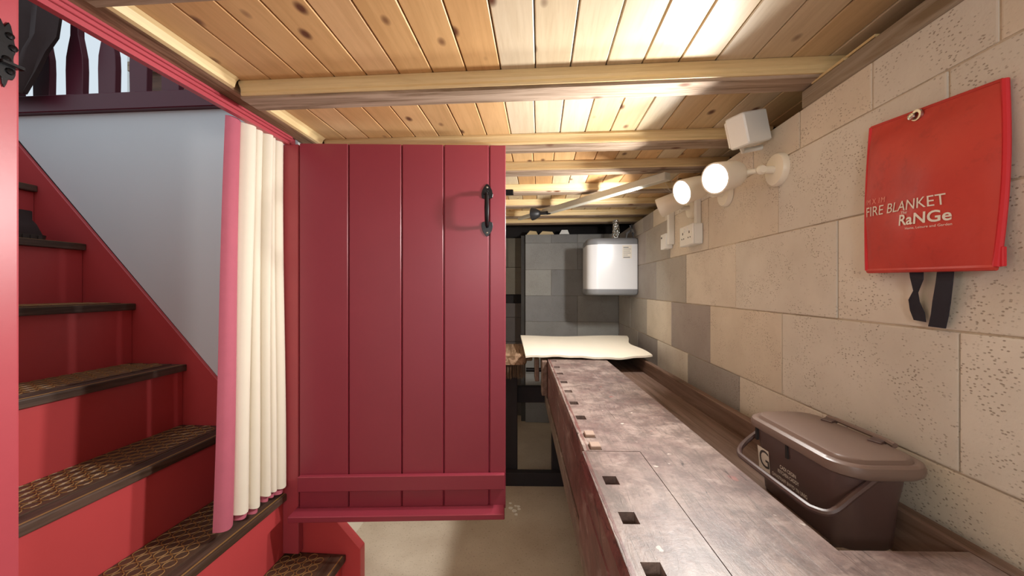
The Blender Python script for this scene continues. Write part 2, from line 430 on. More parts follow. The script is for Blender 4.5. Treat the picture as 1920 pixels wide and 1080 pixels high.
# skirting of the boards on the doorway side
mprof2 = [(0.0, 0.0), (0.010, 0.002), (0.012, 0.010), (0.016, 0.018), (0.024, 0.024), (0.0, 0.024)]
BW = 0.0872; PAL = [srgb(216, 198, 166), srgb(214, 188, 146), srgb(208, 170, 120), srgb(200, 154, 104), srgb(220, 204, 176), srgb(212, 182, 138)]
ORA = [srgb(220, 178, 124), srgb(224, 184, 132), srgb(214, 170, 116), srgb(222, 182, 134)]
bays = list(zip(J[:-1], J[1:]))
for bi, (ya, yb) in enumerate(bays):
    y0 = ya+JW; y1 = yb; L = y1-y0
    bme = MB().box(-BW/2+0.0012, BW/2-0.0012, -L/2, L/2, 0, 0.016).mesh('ceiling_board', 0.0022, 1); bme.materials.append(MATS['pine'])
    x = -0.80+random.uniform(-0.03, 0.0) if bi != 7 else -0.797
    while x < 0.78:
        cx = x+BW/2
        if cx > -0.79:
            if bi == 7: c = random.choice(ORA) if cx < -0.10 else random.choice([PAL[0], PAL[4], PAL[0], PAL[1]])
            elif bi == 8: c = random.choice(ORA+[PAL[2]]) if cx < -0.10 else random.choice([PAL[0], PAL[1], PAL[5], PAL[4]])
            else: c = random.choice(PAL+ORA[:2])
            o = link('ceiling_board', bme, None, ce, c)
            o.location = Vector((cx, (y0+y1)/2, ZC+random.uniform(0, 0.001)))-Vector(ce['_org'])
        x += BW
    MB().prism([(-0.812+a, y0, 1.696+b) for a, b in mprof2], (0, L-0.024, 0)).build('moulding', 'moulding_y', ce)
bm_ = MB().box(-0.868, -0.811, -2.1, 3.3, 1.696, 1.737).build('trim_2', 'old_beam', bevel=0.003)
tag(bm_, 'old brown trimmer beam above the red door frame', 'beam', kind='structure')

# ------------------------------------------------------------------ red door frame
fr = structure('trim_3', 'red painted frame around the stair doorway', 'door frame', (LX, 0.97, 0))
box('head', 'red_frame', fr, (-0.888, -0.872, 0.50, YF, 1.670, 1.70))
box('head_step', 'red_frame', fr, (-0.872, -0.866, 0.50, YF-0.03, 1.681, 1.6965), 0.001)
box('head_lip', 'red_frame', fr, (-0.866, -0.860, 0.50, YF-0.03, 1.689, 1.6958), 0.001)
p_near = onX(36, 540, LX).y
box('jamb', 'red_frame', fr, (-0.915, LX, 0.48, p_near, 0, 1.70), 0.003, 2)
box('jamb', 'red_frame', fr, (-0.90, -0.842, 1.272, YF-0.001, 0.24, 1.672), 0.002)
# ornate iron keep on the near jamb
lk = []
for k in range(40):
    a = 2*math.pi*k/40; rr = 1+0.10*math.sin(7*a)+0.05*math.sin(11*a)
    lk.append((LX+0.0005, 0.556+0.0165*rr*math.cos(a)*(0.7+0.3*abs(math.sin(a*1.5))), 1.5525+0.050*rr*math.sin(a)))
kp = MB().prism(lk, (0.003, 0, 0)).build('latch_keep', 'black_iron', fr, 0.0008); kp['label'] = 'ornate dark iron latch keep'
for dz, dy in ((0.03, 0.004), (-0.028, 0.004), (0.012, 0.008), (-0.01, 0.0)):
    MB().lathe((LX+0.003, 0.558+dy, 1.5525+dz), (1, 0, 0), [(0, 0.006), (0.003, 0.005), (0.005, 0.0)], 10).build('boss', 'black_iron', kp)
MB().box(LX+0.003, LX+0.012, 0.548, 0.576, 1.532, 1.538).build('latch_bar', 'black_iron', kp, 0.001)

# ------------------------------------------------------------------ door
D0 = at(562, 540, 1.322); D1 = at(948, 540, 1.340)
D0.z = D1.z = 0
dx = (D1-D0); DW = dx.length; dang = math.atan2(dx.y, dx.x)
door = bpy.data.objects.new('door_1', None); COL.objects.link(door); door.location = (D0.x, D0.y, 0); door.rotation_euler = (0, 0, dang)
tag(door, 'red painted plank door standing open over the workshop floor', 'door', kind='structure')
def dpx(x): return (x-562)/(948-562)*DW
zt = 1.671; zb = CAMZ-(950-540)*1.33/F; 
PLK = [562, 652.5, 752, 831, 917, 948]
for a, b in zip(PLK[:-1], PLK[1:]):
    L = 0.0 if a == 562 else 0.0012; Rr = 0.0 if b == 948 else 0.0012
    x0, x1 = dpx(a)+L, dpx(b)-Rr; c = 0.0035
    pts = [(x0, 0.03, 0), (x1, 0.03, 0), (x1, c if b != 948 else 0.001, 0), (x1-(c if b != 948 else 0.001), 0, 0), (x0+(c if a != 562 else 0.001), 0, 0), (x0, c if a != 562 else 0.001, 0)]
    MB().prism([(x, y, zb-0.01) for x, y, _ in pts], (0, 0, zt-zb+0.01)).build('plank', 'red_paint', door)
box('backing', 'red_paint', door, (0.004, DW-0.004, 0.012, 0.029, zb-0.005, zt-0.002))
z1 = CAMZ-(889-540)*1.325/F; z2 = CAMZ-(921-540)*1.31/F
box('rail', 'red_paint', door, (0.002, DW-0.004, -0.020, -0.0003, z2, z1), 0.002)
zl = CAMZ-(951-540)*1.325/F
box('weather_ledge', 'red_paint', door, (-0.012, DW-0.004, -0.056, 0.028, zl-0.020, zl), 0.0025)
hx = dpx(913); 
h = bpy.data.objects.new('handle', None)
zA = CAMZ+(540-360)*1.335/F; zB = CAMZ+(540-428)*1.335/F
def spade(zc, flip):
    s_ = -1 if flip else 1; pts = []
    prof = [(-0.024, -0.02), (-0.026, -0.008), (-0.022, 0.006), (-0.014, 0.018), (-0.006, 0.026), (0, 0.029), (0.006, 0.026), (0.014, 0.018), (0.022, 0.006), (0.026, -0.008), (0.024, -0.02), (0.012, -0.024), (-0.012, -0.024)]
    return [(hx+x*0.78, -0.0035, zc+s_*z) for x, z in prof]
hb = MB().tube([(hx, -0.004, zA-0.006), (hx, -0.030, zA-0.010), (hx, -0.044, zA-0.022), (hx, -0.047, zA-0.05), (hx, -0.047, (zA+zB)/2), (hx, -0.047, zB+0.05), (hx, -0.044, zB+0.022), (hx, -0.030, zB+0.010), (hx, -0.004, zB+0.006)], [0.006, 0.0065, 0.007, 0.0075, 0.008, 0.0075, 0.007, 0.0065, 0.006], 8).build('handle', 'black_iron', door, smooth=True)
hb['label'] = 'black iron pull handle'
for zc, fl_ in ((zA, False), (zB, True)):
    q = MB().prism(spade(zc, fl_), (0, 0.003, 0)).build('spade_plate', 'black_iron', hb, 0.0008)
    MB().lathe((hx, -0.0035, zc+(0.016 if not fl_ else -0.016)), (0, -1, 0), [(0, 0.004), (0.002, 0.003), (0.003, 0)], 8).build('screw', 'steel', hb)
MB().box(hx-0.012, hx+0.004, -0.02, -0.0035, zA-0.010, zA+0.002).build('thumb_latch', 'black_iron', hb, 0.001)

# ------------------------------------------------------------------ staircase
st = thing('staircase', 'steep red staircase with dark patterned treads behind the doorway', 'stairs', (-1.3, 0.95, 0))
NX = lambda k: -0.684-0.2003*k
NZ = lambda k: 0.230+0.2208*k
Y0 = 0.53
sl = lambda X: 0.796-1.1*(X+1.137)
MB().prism([(-0.632, YF, 0), (-0.632, YF, 0.250), (-2.055, YF, sl(-2.055)), (-2.25, YF, sl(-2.055)), (-2.25, YF, sl(-2.25)-0.42), (-0.99, YF, 0)], (0, 0.035, 0)).build('stringer', 'stair_red', st, 0.002)
MB().prism([(-0.90, Y0, 0), (-0.90, Y0, sl(-0.90)), (-2.25, Y0, sl(-2.25)), (-2.25, Y0, sl(-2.25)-0.42), (-0.99, Y0, 0)], (0, -0.03, 0)).build('stringer', 'stair_red', st, 0.002)
TD = 0.2003; TT = 0.024
ring_cache = {}
def rings(w_, l_):
    m = MB(); p = 0.0335; row = 0.0305; nr = int((w_-0.012)/row)
    for i in range(nr):
        cx = 0.012+row*(i+0.5); n = int(l_/p)
        for j in range(n):
            cy = p*(j+0.5)+(p/2 if i % 2 else 0)-0.006
            if cy > l_-0.014: continue
            K = 10; ro, ri = 0.0165, 0.0140
            prof = [(ro, 0), (ro-0.0006, 0.0016), (ri+0.0006, 0.0016), (ri, 0)]
            rg = [[(cx+r_*math.cos(2*math.pi*q/K)*0.95, cy+r_*math.sin(2*math.pi*q/K), z) for q in range(K)] for r_, z in prof]
            m.loft(rg, False, False)
    return m
for k in range(8):
    x1 = NX(k); z1 = NZ(k); x0 = NX(k+1)-0.030
    ya = Y0 if k > 0 else 0.665
    if k == 0: pass
    tr = MB().box(x0, x1, ya, YF-0.001, z1-TT, z1).build('tread', 'tread_wood', st, 0.004, 2)
    if k < 7:
        MB().box(x0+0.016, x1-0.048, ya+0.01, YF-0.012, z1+0.0002, z1+0.0022).build('rubber_mat', 'tread_mat', tr)
        w_ = (x1-0.048)-(x0+0.016); key = (k == 0)
        if key not in ring_cache:
            ring_cache[key] = rings(w_, YF-0.02-ya).mesh('ring_pattern'); ring_cache[key].materials.append(MATS['brass_ring'])
        o = bpy.data.objects.new('ring_pattern', ring_cache[key]); COL.objects.link(o); o.parent = tr
        o.location = Vector((x0+0.012-0.006, ya+0.012, z1+0.0022))-Vector(st['_org']); o['kind'] = 'stuff'
        MB().box(x1-0.010, x1-0.006, ya+0.01, YF-0.012, z1, z1+0.0012).build('edge_strip', 'brass_ring', tr)
    zb_ = 0 if k == 0 else NZ(k-1)
    MB().box(x1-0.034, x1-0.016, ya, YF-0.001, zb_+0.0005, z1-TT).build('riser', 'stair_red', st, 0.001)

# wall panel beside the stairs (below the upper landing)
wp = MB().prism([(LX, YF+0.012, sl(LX)+0.001), (LX, YF+0.012, 1.825), (-2.0716, YF+0.012, 1.825)], (0, 0.025, 0)).build('wall_stair', 'white_wall')
tag(wp, 'white triangular wall panel rising above the red stair stringer', 'wall', kind='structure')
bd = MB().prism([(LX, YF+0.0108, sl(LX)+0.006), (LX, YF+0.0108, sl(LX)), (-2.06, YF+0.0108, sl(-2.06)), (-2.06, YF+0.0108, sl(-2.06)+0.006)], (0, 0.001, 0)).build('trim_4', 'dark_void')
tag(bd, 'thin dark joint line along the top of the stair stringer', 'trim', kind='structure')

# ------------------------------------------------------------------ balustrade on the upper landing
ba = thing('balustrade', 'dark maroon balustrade with flat bottle shaped balusters above the stairs', 'balustrade', (-1.7, YF+0.02, 1.825))
box('bottom_rail', 'maroon', ba, (-2.6, -0.872, YF-0.012, YF+0.045, 1.826, 1.889), 0.003)
box('top_rail', 'maroon', ba, (-2.6, -0.872, YF-0.012, YF+0.045, 2.62, 2.68), 0.004)
hw = [(0, .034), (.10, .036), (.15, .034), (.19, .026), (.23, .017), (.33, .015), (.37, .020), (.41, .016), (.52, .017), (.57, .028), (.62, .034), (.7315, .034)]
bp = [Vector((w_, 0, z)) for z, w_ in hw]+[Vector((-w_, 0, z)) for z, w_ in reversed(hw)]
bme = MB().prism(bp, (0, 0.022, 0)).mesh('baluster', 0.0015); bme.materials.append(MATS['maroon'])
xb = [onY(px_, 170, YF+0.005).x for px_ in (76, 138, 199, 258, 318, 378)]
for x in xb+[xb[0]-0.128, xb[0]-0.256]:
    o = bpy.data.objects.new('baluster', bme); COL.objects.link(o); o.parent = ba
    o.location = Vector((x, YF+0.006, 1.8892))-Vector(ba['_org'])

# ------------------------------------------------------------------ upstairs room seen through the balusters
uf = MB().box(-5.2, -0.872, YF+0.045, 2.8, 1.755, 1.80).build('floor_upper', 'panel_wood'); tag(uf, 'timber floor of the room upstairs', 'floor', kind='structure')
wu = structure('wall_upper', 'brown timber wall of the room upstairs, pierced by a window', 'wall', (-3, 2.62, 1.8))
WX0, WX1, WZ0, WZ1 = -4.25, -3.02, 2.58, 3.5
box('wall_panel', 'panel_wood', wu, (-5.2, WX0, 2.60, 2.70, 1.80, 4.2))
box('wall_panel', 'panel_wood', wu, (WX1, 1.0, 2.60, 2.70, 1.80, 4.2))
box('wall_panel', 'white_wall', wu, (WX0, WX1, 2.60, 2.70, 1.80, WZ0))
box('wall_panel', 'panel_wood', wu, (WX0, WX1, 2.60, 2.70, WZ1, 4.2))
for z in (2.2, 2.75, 3.05, 3.3): box('wall_beam', 'old_joist', wu, (WX1+0.02, 1.0, 2.56, 2.60, z, z+0.07), 0.004)
wi = structure('window_1', 'bright window with white frame in the upstairs room', 'window', ((WX0+WX1)/2, 2.64, WZ0))
for b in ((WX0, WX1, 2.62, 2.68, WZ0, WZ0+0.05), (WX0, WX1, 2.62, 2.68, WZ1-0.05, WZ1), (WX0, WX0+0.05, 2.62, 2.68, WZ0, WZ1), (WX1-0.05, WX1, 2.62, 2.68, WZ0, WZ1)):
    box('window_frame', 'white_plastic', wi, b, 0.003)
box('pane', 'window_glass', wi, (WX0+0.05, WX1-0.05, 2.648, 2.652, WZ0+0.05, WZ1-0.05))
# dark cloth hanging at the left over the balusters
cpx = [(30, -30), (112, -30), (104, 28), (99, 66), (80, 94), (64, 132), (44, 172), (30, 176)]
def outl(k):  # right edge by height
    pass
coat = []
ys_ = [-60, -20, 10, 28, 66, 94, 132, 172]; xr_ = [120, 112, 106, 104, 99, 80, 64, 44]
for yy, xx in zip(ys_, xr_):
    row_ = []
    for j in range(13):
        px_ = lerp(-60, xx, j/12); p = onY(px_, yy, YF-0.07); p.y += 0.012*math.sin(j*1.7+yy*0.01)
        row_.append(p)
    coat.append(row_)
o = MB().sheet(coat, 0.012).build('hanging_coat', 'brown_fabric', smooth=True)
tag(o, 'dark brown cloth hanging over the balusters at the top left', 'coat')

# ------------------------------------------------------------------ curtain
cu = thing('curtain', 'cream curtain with pink lining drawn back at the side of the doorway', 'curtain', (-0.90, 1.17, 0.49))
def drape(name, mat, y0t, y1t, y0b, y1b, xc, amp, folds, zbot, ztop, parent, seed=1, thick=0.003, fold_z=0.02):
    """cloth hung in soft rounded pleats; folds = relative widths of the pleats"""
    rnd = random.Random(seed); cum = [0]
    for f_ in folds: cum.append(cum[-1]+f_)
    cum = [c/cum[-1] for c in cum]; pts = []; M = 30
    ph = [rnd.uniform(0, 6) for _ in folds]; am = [rnd.uniform(.8, 1.15) for _ in folds]
    for i in range(M+1):
        t = i/M; row_ = []
        for k in range(len(folds)):
            for j in range(9 if k == len(folds)-1 else 8):
                q = j/8; s_ = lerp(cum[k], cum[k+1], q)
                s2 = s_+0.022*math.sin(2.4*t+ph[k])*math.sin(math.pi*q)
                y = lerp(lerp(y0t, y1t, s2), lerp(y0b, y1b, s2), t)
                x = xc+amp*am[k]*(0.75+0.3*t)*(math.sin(math.pi*q)**0.55)+0.003*math.sin(t*5+ph[k])
                z = lerp(ztop, zbot+fold_z*math.sin(k*2.1+seed)*0.5-0.008*math.sin(math.pi*q)+0.012*(1-s_)*0, t)
                row_.append((x, y, z))
        pts.append(row_)
    return MB().sheet(pts, -thick).build(name, mat, parent, smooth=True)
drape('drape', 'cream_fabric', 1.092, 1.270, 1.052, 1.270, -0.908, 0.036, (1.25, 1.0, 0.85, 0.8, 1.3), 0.505, 1.673, cu, 3)
drape('lining', 'pink_fabric', 1.098, 1.266, 1.058, 1.266, -0.916, 0.034, (1.25, 1.0, 0.85, 0.8, 1.3), 0.486, 1.673, cu, 3)
drape('lining_edge', 'pink_fabric', 1.045, 1.092, 0.998, 1.056, -0.912, 0.020, (1.0,), 0.498, 1.673, cu, 5)

# ------------------------------------------------------------------ boot on the stairs
bo = thing('boot', 'dark rubber soled boot standing on an upper stair tread', 'boot', (-1.86, 1.12, NZ(5)))
bx = -1.79; by = 1.10; bz = NZ(5)+0.003
so = [rrect(bx, by, 0.055*k_, 0.14*k_, 0.045*k_, bz+z, 5) for z, k_ in ((0, .98), (.018, 1.0))]
MB().loft(so).build('sole', 'boot_rubber', bo)
for j in range(11): MB().box(bx+0.050, bx+0.058, by-0.10+j*0.02-0.005, by-0.10+j*0.02+0.005, bz, bz+0.014).build('lug', 'boot_rubber', bo)
MB().loft([rrect(bx, by+dy, hx_, hy_, min(hx_, hy_)*0.9, bz+z, 5) for z, hx_, hy_, dy in ((.018, .05, .135, 0), (.04, .048, .125, .0), (.055, .042, .09, .03), (.07, .035, .06, .05), (.10, .034, .05, .06))]).build('upper', 'brown_fabric', bo, smooth=True)

# ------------------------------------------------------------------ workbench (own frame: v across, u along, turned by BR)
HB = CAMZ-0.385   # top
be = thing('workbench', 'old scarred wooden joiners workbench with dog holes along the block wall', 'workbench', (0.42, 1.4, 0), BR)
VL, VS, VR = 0.155, 0.285, 0.468
U0, U1 = 0.12, 2.72; US = 0.903
SL = 0.065
holes = [2.02, 1.86, 1.72, 1.564, 1.426, 1.28, 1.137, 1.0, 0.897+0.03, 0.767, 0.642, 0.522, 0.40, 0.27]
holes = [u for u in holes]
hv0, hv1 = 0.170, 0.198; hl = 0.017
def plank_with_holes(u0, u1, v0, v1):
    m = MB(); hs = sorted(u for u in holes if u0+0.02 < u < u1-0.02)
    m.box(v0, hv0, u0, u1, HB-SL, HB); m.box(hv1, v1, u0, u1, HB-SL, HB)
    e = u0
    for u in hs:
        m.box(hv0, hv1, e, u-hl, HB-SL, HB); e = u+hl
    m.box(hv0, hv1, e, u1, HB-SL, HB)
    for u in hs: m.box(hv0, hv1, u-hl, u+hl, HB-SL, HB-0.045)
    return m
plank_with_holes(US+0.0015, U1, VL, VS).build('top_plank', 'bench_top', be)
plank_with_holes(U0, US-0.001, VL-0.006, VS-0.0008).build('top_plank', 'bench_top', be)
m = MB().box(VS+0.0008, VR, U0, US, HB-SL, HB).box(VS, VR, US, U1, HB-SL, HB); m.build('top_plank', 'bench_top', be)
for u in (1.0, 0.927):
    MB().obox((0.184, u, HB-0.012), (0.0125, 0.0, 0), (0, 0.0145, 0), (0, 0.0005, 0.0195)).build('bench_dog', 'dog_wood', be, 0.0015)
# ragged worn front edge: a row of chamfered slivers
random.seed(11)
# apron boards on the front
box('apron', 'bench_apron', be, (VL-0.002, VL+0.028, US+0.004, U1, HB-0.20, HB-SL), 0.004)
box('apron', 'bench_apron', be, (VL-0.014, VL+0.028, U0, US-0.004, HB-0.205, HB-SL), 0.004)
em = MB()
def ragged(u0, u1, v, n):
    pts = []
    for i in range(n+1):
        u = lerp(u0, u1, i/n); a = random.uniform(0.002, 0.007)
        pts.append([(v-0.002, u, HB-SL), (v-0.003, u, HB-0.012-random.uniform(0, .008)), (v+a*0.3, u, HB-0.004-a*0.4), (v+a+0.002, u, HB+0.0004), (v+0.012, u, HB+0.0003), (v+0.012, u, HB-SL)])
    return MB().loft([[Vector(p) for p in r] for r in pts])
ragged(US+0.004, U1, VL, 60).build('worn_edge', 'bench_apron', be)
ragged(U0, US-0.004, VL-0.010, 40).build('worn_edge', 'bench_apron', be)
box('lower_rail', 'bench_low', be, (VL-0.006, VL+0.03, U0, 2.2, HB-0.275, HB-0.208), 0.003)
# tool well
ZT = CAMZ-0.450
box('well_floor', 'tray_wood', be, (VR-0.03, 0.69, 0.70, U1, ZT-0.02, ZT), 0.001)
box('back_board', 'tray_wood', be, (0.664, 0.688, 0.20, U1, ZT-0.02, HB), 0.003)
box('well_cover', 'bench_top', be, (VR+0.001, 0.663, U0, 0.574, HB-0.03, HB-0.002), 0.003)
for v, u in ((0.20, 0.30), (0.58, 0.30), (0.30, 2.50), (0.60, 2.50)):
    box('leg', 'black_wood', be, (v-0.04, v+0.04, u-0.04, u+0.04, 0, HB-SL if v < 0.45 else ZT-0.02), 0.004)
for u in (0.30, 2.50):
    box('cross_rail', 'black_wood', be, (0.24, 0.56, u-0.02, u+0.02, 0.12, 0.22), 0.003)
box('stretcher', 'black_wood', be, (0.56, 0.60, 0.34, 2.46, 0.12, 0.22), 0.003)
vi = box('vise_jaw', 'tray_wood', be, (0.122, 0.152, 2.03, 2.11, HB-0.19, HB-0.004), 0.004)
vi2 = box('vise_jaw', 'tray_wood', be, (0.088, 0.112, 2.10, 2.22, HB-0.13, HB-0.004), 0.004)
MB().tube([(0.04, 2.17, HB-0.08), (0.15, 2.17, HB-0.08)], 0.012, 10).build('vise_screw', 'black_iron', be)

# dark trestle standing left of the bench
ts = thing('trestle_stand', 'black stained timber trestle standing behind the red door', 'trestle', (-0.05, 2.3, 0), BR)
box('foot_rail', 'black_wood', ts, (-0.42, 0.27, 2.25, 2.30, 0.0, 0.078), 0.003)
for v in (-0.40, -0.045, 0.235): box('leg', 'black_wood', ts, (v-0.036, v+0.036, 2.302, 2.36, 0, 0.735 if v < 0.1 else 0.56), 0.003)
box('mid_rail', 'black_wood', ts, (-0.43, 0.27, 2.362, 2.40, 0.46, 0.56), 0.003)
box('top_board', 'old_beam', ts, (-0.45, 0.08, 2.26, 2.70, 0.737, 0.775), 0.006)
# bristle broom head
br = thing('broom_head', 'worn broom head with coarse brown bristles hanging beside the bench', 'broom', (-0.04, 2.17, 0.70), BR)
MB().loft([rrect(-0.055, 2.19, hx_, 0.035, 0.03, z, 4) for z, hx_ in ((0.735, 0.095), (0.75, 0.10), (0.775, 0.10), (0.788, 0.09))]).build('block', 'old_beam', br, smooth=True)
m = MB(); random.seed(5)
for i in range(22):
    for j in range(5):
        x = -0.14+i*0.0081; y = 2.168+j*0.011
        m.tube([(x, y, 0.737), (x+random.uniform(-.006, .006), y-random.uniform(0, .012), 0.665-random.uniform(0, .015))], [0.0026, 0.0016], 4)
o = m.build('bristles', 'bristle', br); o['kind'] = 'stuff'

# folded cream pad over the far end of the bench
pts = []; Mn, Nn = 18, 22
for i in range(Mn+1):
    t = i/Mn; row_ = []
    for j in range(Nn+1):
        s_ = j/Nn
        u = lerp(2.045, 2.66, t)+0.012*math.sin(s_*5)*(1-t)-0.02*s_*(1-t)
        v = lerp(lerp(0.036, 0.012, t), lerp(0.700, 0.752, t), s_)-0.045*math.exp(-((t-0.55)/0.25)**2)*s_**6
        z = lerp(HB+0.021, HB+0.052, t**0.9)+0.004*math.sin(s_*7+t*2)+0.002*math.sin(s_*31)*(1-t)
        if s_ > 0.75 and t < 0.5: z += 0.012*(s_-0.75)*4*(0.5-t)*2
        row_.append((v, u, z))
    pts.append(row_)
pt = thing('folded_cloth', 'cream folded cloth pad lying over the far end of the bench', 'cloth', (0.4, 2.35, HB), BR)
MB().sheet([list(reversed(r)) for r in pts], 0.010).build('top_layer', 'pad_fabric', pt, smooth=True)
MB().sheet([list(reversed([(p[0]-0.006*(j % 2), p[1]+0.012, p[2]-0.0115) for j, p in enumerate(r)])) for r in pts[:]], 0.002).build('under_layer', 'pad_fabric', pt, smooth=True)
MB().loft([rrect(0.32, 2.44, 0.14, 0.20, 0.03, HB+z, 4) for z in (0.0005, 0.018)]).build('inner_fold', 'pad_fabric', pt)

# ------------------------------------------------------------------ kitchen caddy
cd = thing('kitchen_caddy', 'brown plastic food waste caddy with lid standing in the bench tool well', 'caddy', (0.600, 0.770, ZT), BR)
cv, cuu = 0.600, 0.770
def crr(hx_, hy_, r, z, dv=0.0): return rrect(cv+dv, cuu, hx_, hy_, r, z, 7)
ZB0 = ZT+0.001; ZB1 = CAMZ-0.312
body = MB().loft([crr(.048, .108, .028, ZB0), crr(.051, .113, .031, ZB0+.006), crr(.056, .119, .034, lerp(ZB0, ZB1, .6)), crr(.061, .124, .036, ZB1-.02), crr(.062, .125, .036, ZB1), crr(.058, .121, .034, ZB1), crr(.046, .10, .026, ZB0+.01)]).build('body', 'brown_plastic', cd, smooth=True)
lidp = [(.075, .150, .052, -.004), (.081, .153, .054, .0), (.083, .154, .055, .008), (.081, .152, .054, .016), (.075, .147, .050, .0195), (.070, .142, .047, .0185), (.068, .140, .045, .0215), (.066, .138, .044, .0245), (.062, .134, .042, .0255)]
lid = MB().loft([crr(a*0.97, b-.012, c*.86, ZB1+.001+z, 0.008) for a, b, c, z in lidp]).build('lid', 'brown_lid', cd, smooth=True)
ZL = ZB1+0.0265
for u in (0.725, 0.835):
    MB().obox((cv+0.070, u, ZL-0.001), (0.014, 0.008, 0), (-0.004, 0.010, 0), (0, 0, 0.004)).build('hinge_notch', 'brown_plastic', lid, 0.001)
MB().tube([(cv+0.078, 0.70, ZL+0.001), (cv+0.080, 0.72, ZL+0.003), (cv+0.080, 0.83, ZL+0.003), (cv+0.078, 0.85, ZL+0.001)], 0.005, 8).build('hinge_bar', 'brown_lid', lid, smooth=True)
for u in (0.872, 0.775): MB().box(cv-0.064, cv-0.059, u-0.003, u+0.003, ZB1-0.030, ZB1-0.004).build('slot_rib', 'dark_void', body)
path = []
P0 = [(cv-0.006, cuu-0.141, CAMZ-0.312), (cv-0.05, cuu-0.143, CAMZ-0.345), (cv-0.080, cuu-0.140, CAMZ-0.372), (cv-0.096, cuu-0.122, CAMZ-0.3775), (cv-0.100, cuu-0.085, CAMZ-0.378), (cv-0.100, cuu+0.085, CAMZ-0.378), (cv-0.096, cuu+0.122, CAMZ-0.3765), (cv-0.080, cuu+0.140, CAMZ-0.366), (cv-0.05, cuu+0.143, CAMZ-0.342), (cv-0.006, cuu+0.141, CAMZ-0.312)]
P0 = [Vector((p[0], cuu+(p[1]-cuu)*0.91, p[2])) for p in P0]
for i in range(len(P0)-1):
    a = P0[max(0, i-1)]; b = P0[i]; c = P0[i+1]; d = P0[min(len(P0)-1, i+2)]
    for k in range(4):
        t = k/4; path.append(0.5*((2*b)+(c-a)*t+(2*a-5*b+4*c-d)*t*t+(3*b-a-3*c+d)*t**3))
path.append(P0[-1])
hd = MB().tube(path, 0.0058, 8).build('handle', 'brown_plastic', cd, smooth=True)
for q in (P0[0], P0[-1]): MB().lathe(q+Vector((0, 0.006 if q.y < cuu else -0.006, 0)), (0, -1 if q.y < cuu else 1, 0), [(0, .008), (.010, .008), (.012, .005), (.0125, 0)], 12).build('pivot', 'brown_plastic', hd)
# printing on the long side that faces the room
def body_v(z):  # front face of the body at height z
    t = (z-ZB0)/(ZB1-ZB0); return cv-(lerp(.050, .056, t/.6) if t < .6 else lerp(.056, .062, (t-.6)/.4))-0.0006
def print_on_body(name, me, u, z, mat, off=0.0):
    for v_ in me.vertices:
        a, b = v_.co.x, v_.co.y; zz = z+b
        v_.co = Vector((body_v(zz)-off, u-a, zz))-Vector(cd['_org'])
    me.materials.clear(); me.materials.append(MATS[mat]); o = bpy.data.objects.new(name, me); COL.objects.link(o); o.parent = body; return o
me = bpy.data.meshes.new('logo_panel'); me.from_pydata([(-.019, -.033, 0), (.019, -.033, 0), (.019, .0, 0), (.019, .030, 0), (-.019, .030, 0), (-.019, 0, 0)], [], [(0, 1, 2, 5), (5, 2, 3, 4)])
print_on_body('logo_panel', me, 0.862-0.004, CAMZ-0.386, 'print_white')
print_on_body('logo_emblem', text_mesh('G', 0.055, 0.032), 0.856, CAMZ-0.381, 'print_dark', 0.0004)
me = bpy.data.meshes.new('x'); me.from_pydata([(-.016, -.0006, 0), (.016, -.0006, 0), (.016, .0006, 0), (-.016, .0006, 0)], [], [(0, 1, 2, 3)])
print_on_body('logo_line', me, 0.858, CAMZ-0.406, 'print_dark', 0.0004)
for k, (s_, wd) in enumerate((('CADI CEGIN', .046), ('KITCHEN CADDY', .060), ('GWASTRAFF BWYD YN UNIG', .100), ('FOOD WASTE ONLY', .070))):
    print_on_body('lettering', text_mesh(s_, 0.0105, wd, 0.0002), 0.782, CAMZ-0.372-0.0115*k-(0.003 if k > 1 else 0), 'print_white')

# ------------------------------------------------------------------ fire blanket pouch
BX = 0.645
TL = onX(1617, 240, BX); TR = onX(1856, 150, BX); BRc = onX(1857, 500, BX); BL = onX(1621, 507, BX)
zc_top = max(TL.z, TR.z)
fb = thing('fire_blanket', 'red fire blanket pouch hanging from a screw on the block wall', 'fire blanket', (RX, (TL.y+TR.y)/2, BL.z))
def bagp(s_, t, extra=0.0):
    a = TL.lerp(TR, s_); b = BL.lerp(BRc, s_); p = a.lerp(b, t)
    w1 = (max(0, math.sin(math.pi*s_))**0.5)*(max(0, math.sin(math.pi*min(1, t*0.95+0.02)))**0.6)
    bulge = 0.024*w1+0.004*math.sin(s_*9+t*4)*w1+0.003*math.sin(t*13-s_*5)*w1
    if t < 0.12: bulge *= t/0.12
    p.x = RX-0.008-bulge-extra-0.012*t
    p.y += 0.006*(1-2*s_)*math.sin(math.pi*t)*(1 if s_ > .5 else .9)
    return p
N = 22
front = [[bagp(j/N, i/N) for j in range(N+1)] for i in range(N+1)]
m = MB(); m.sheet(front, 0.003)
m.build('pouch_front', 'bag_red', fb, smooth=True)
back = [[Vector((RX-0.003-0.010*(i/N), front[i][j].y, front[i][j].z)) for j in range(N+1)] for i in range(N+1)]
MB().sheet(back, 0.002).build('pouch_back', 'bag_red', fb)
for s_ in (0.0, 1.0):
    MB().tube([bagp(s_, i/20)+Vector((0.002, 0.001 if s_ == 0 else -0.001, 0)) for i in range(21)], 0.0045, 8).build('piping', 'bag_piping', fb, smooth=True)
MB().tube([bagp(j/20, 1.0)+Vector((0.003, 0, -0.001)) for j in range(21)], 0.005, 8).build('bottom_seam', 'bag_red', fb, smooth=True)
MB().tube([bagp(j/20, 0.0) for j in range(21)], 0.0025, 6).build('top_hem', 'bag_red', fb)
MB().obox(bagp(1.0, 0.985)+Vector((0.004, -0.004, 0.010)), (0.003, 0, 0), (0, 0.005, 0), (0, 0, 0.014)).build('corner_fold', 'bag_piping', fb, 0.001)
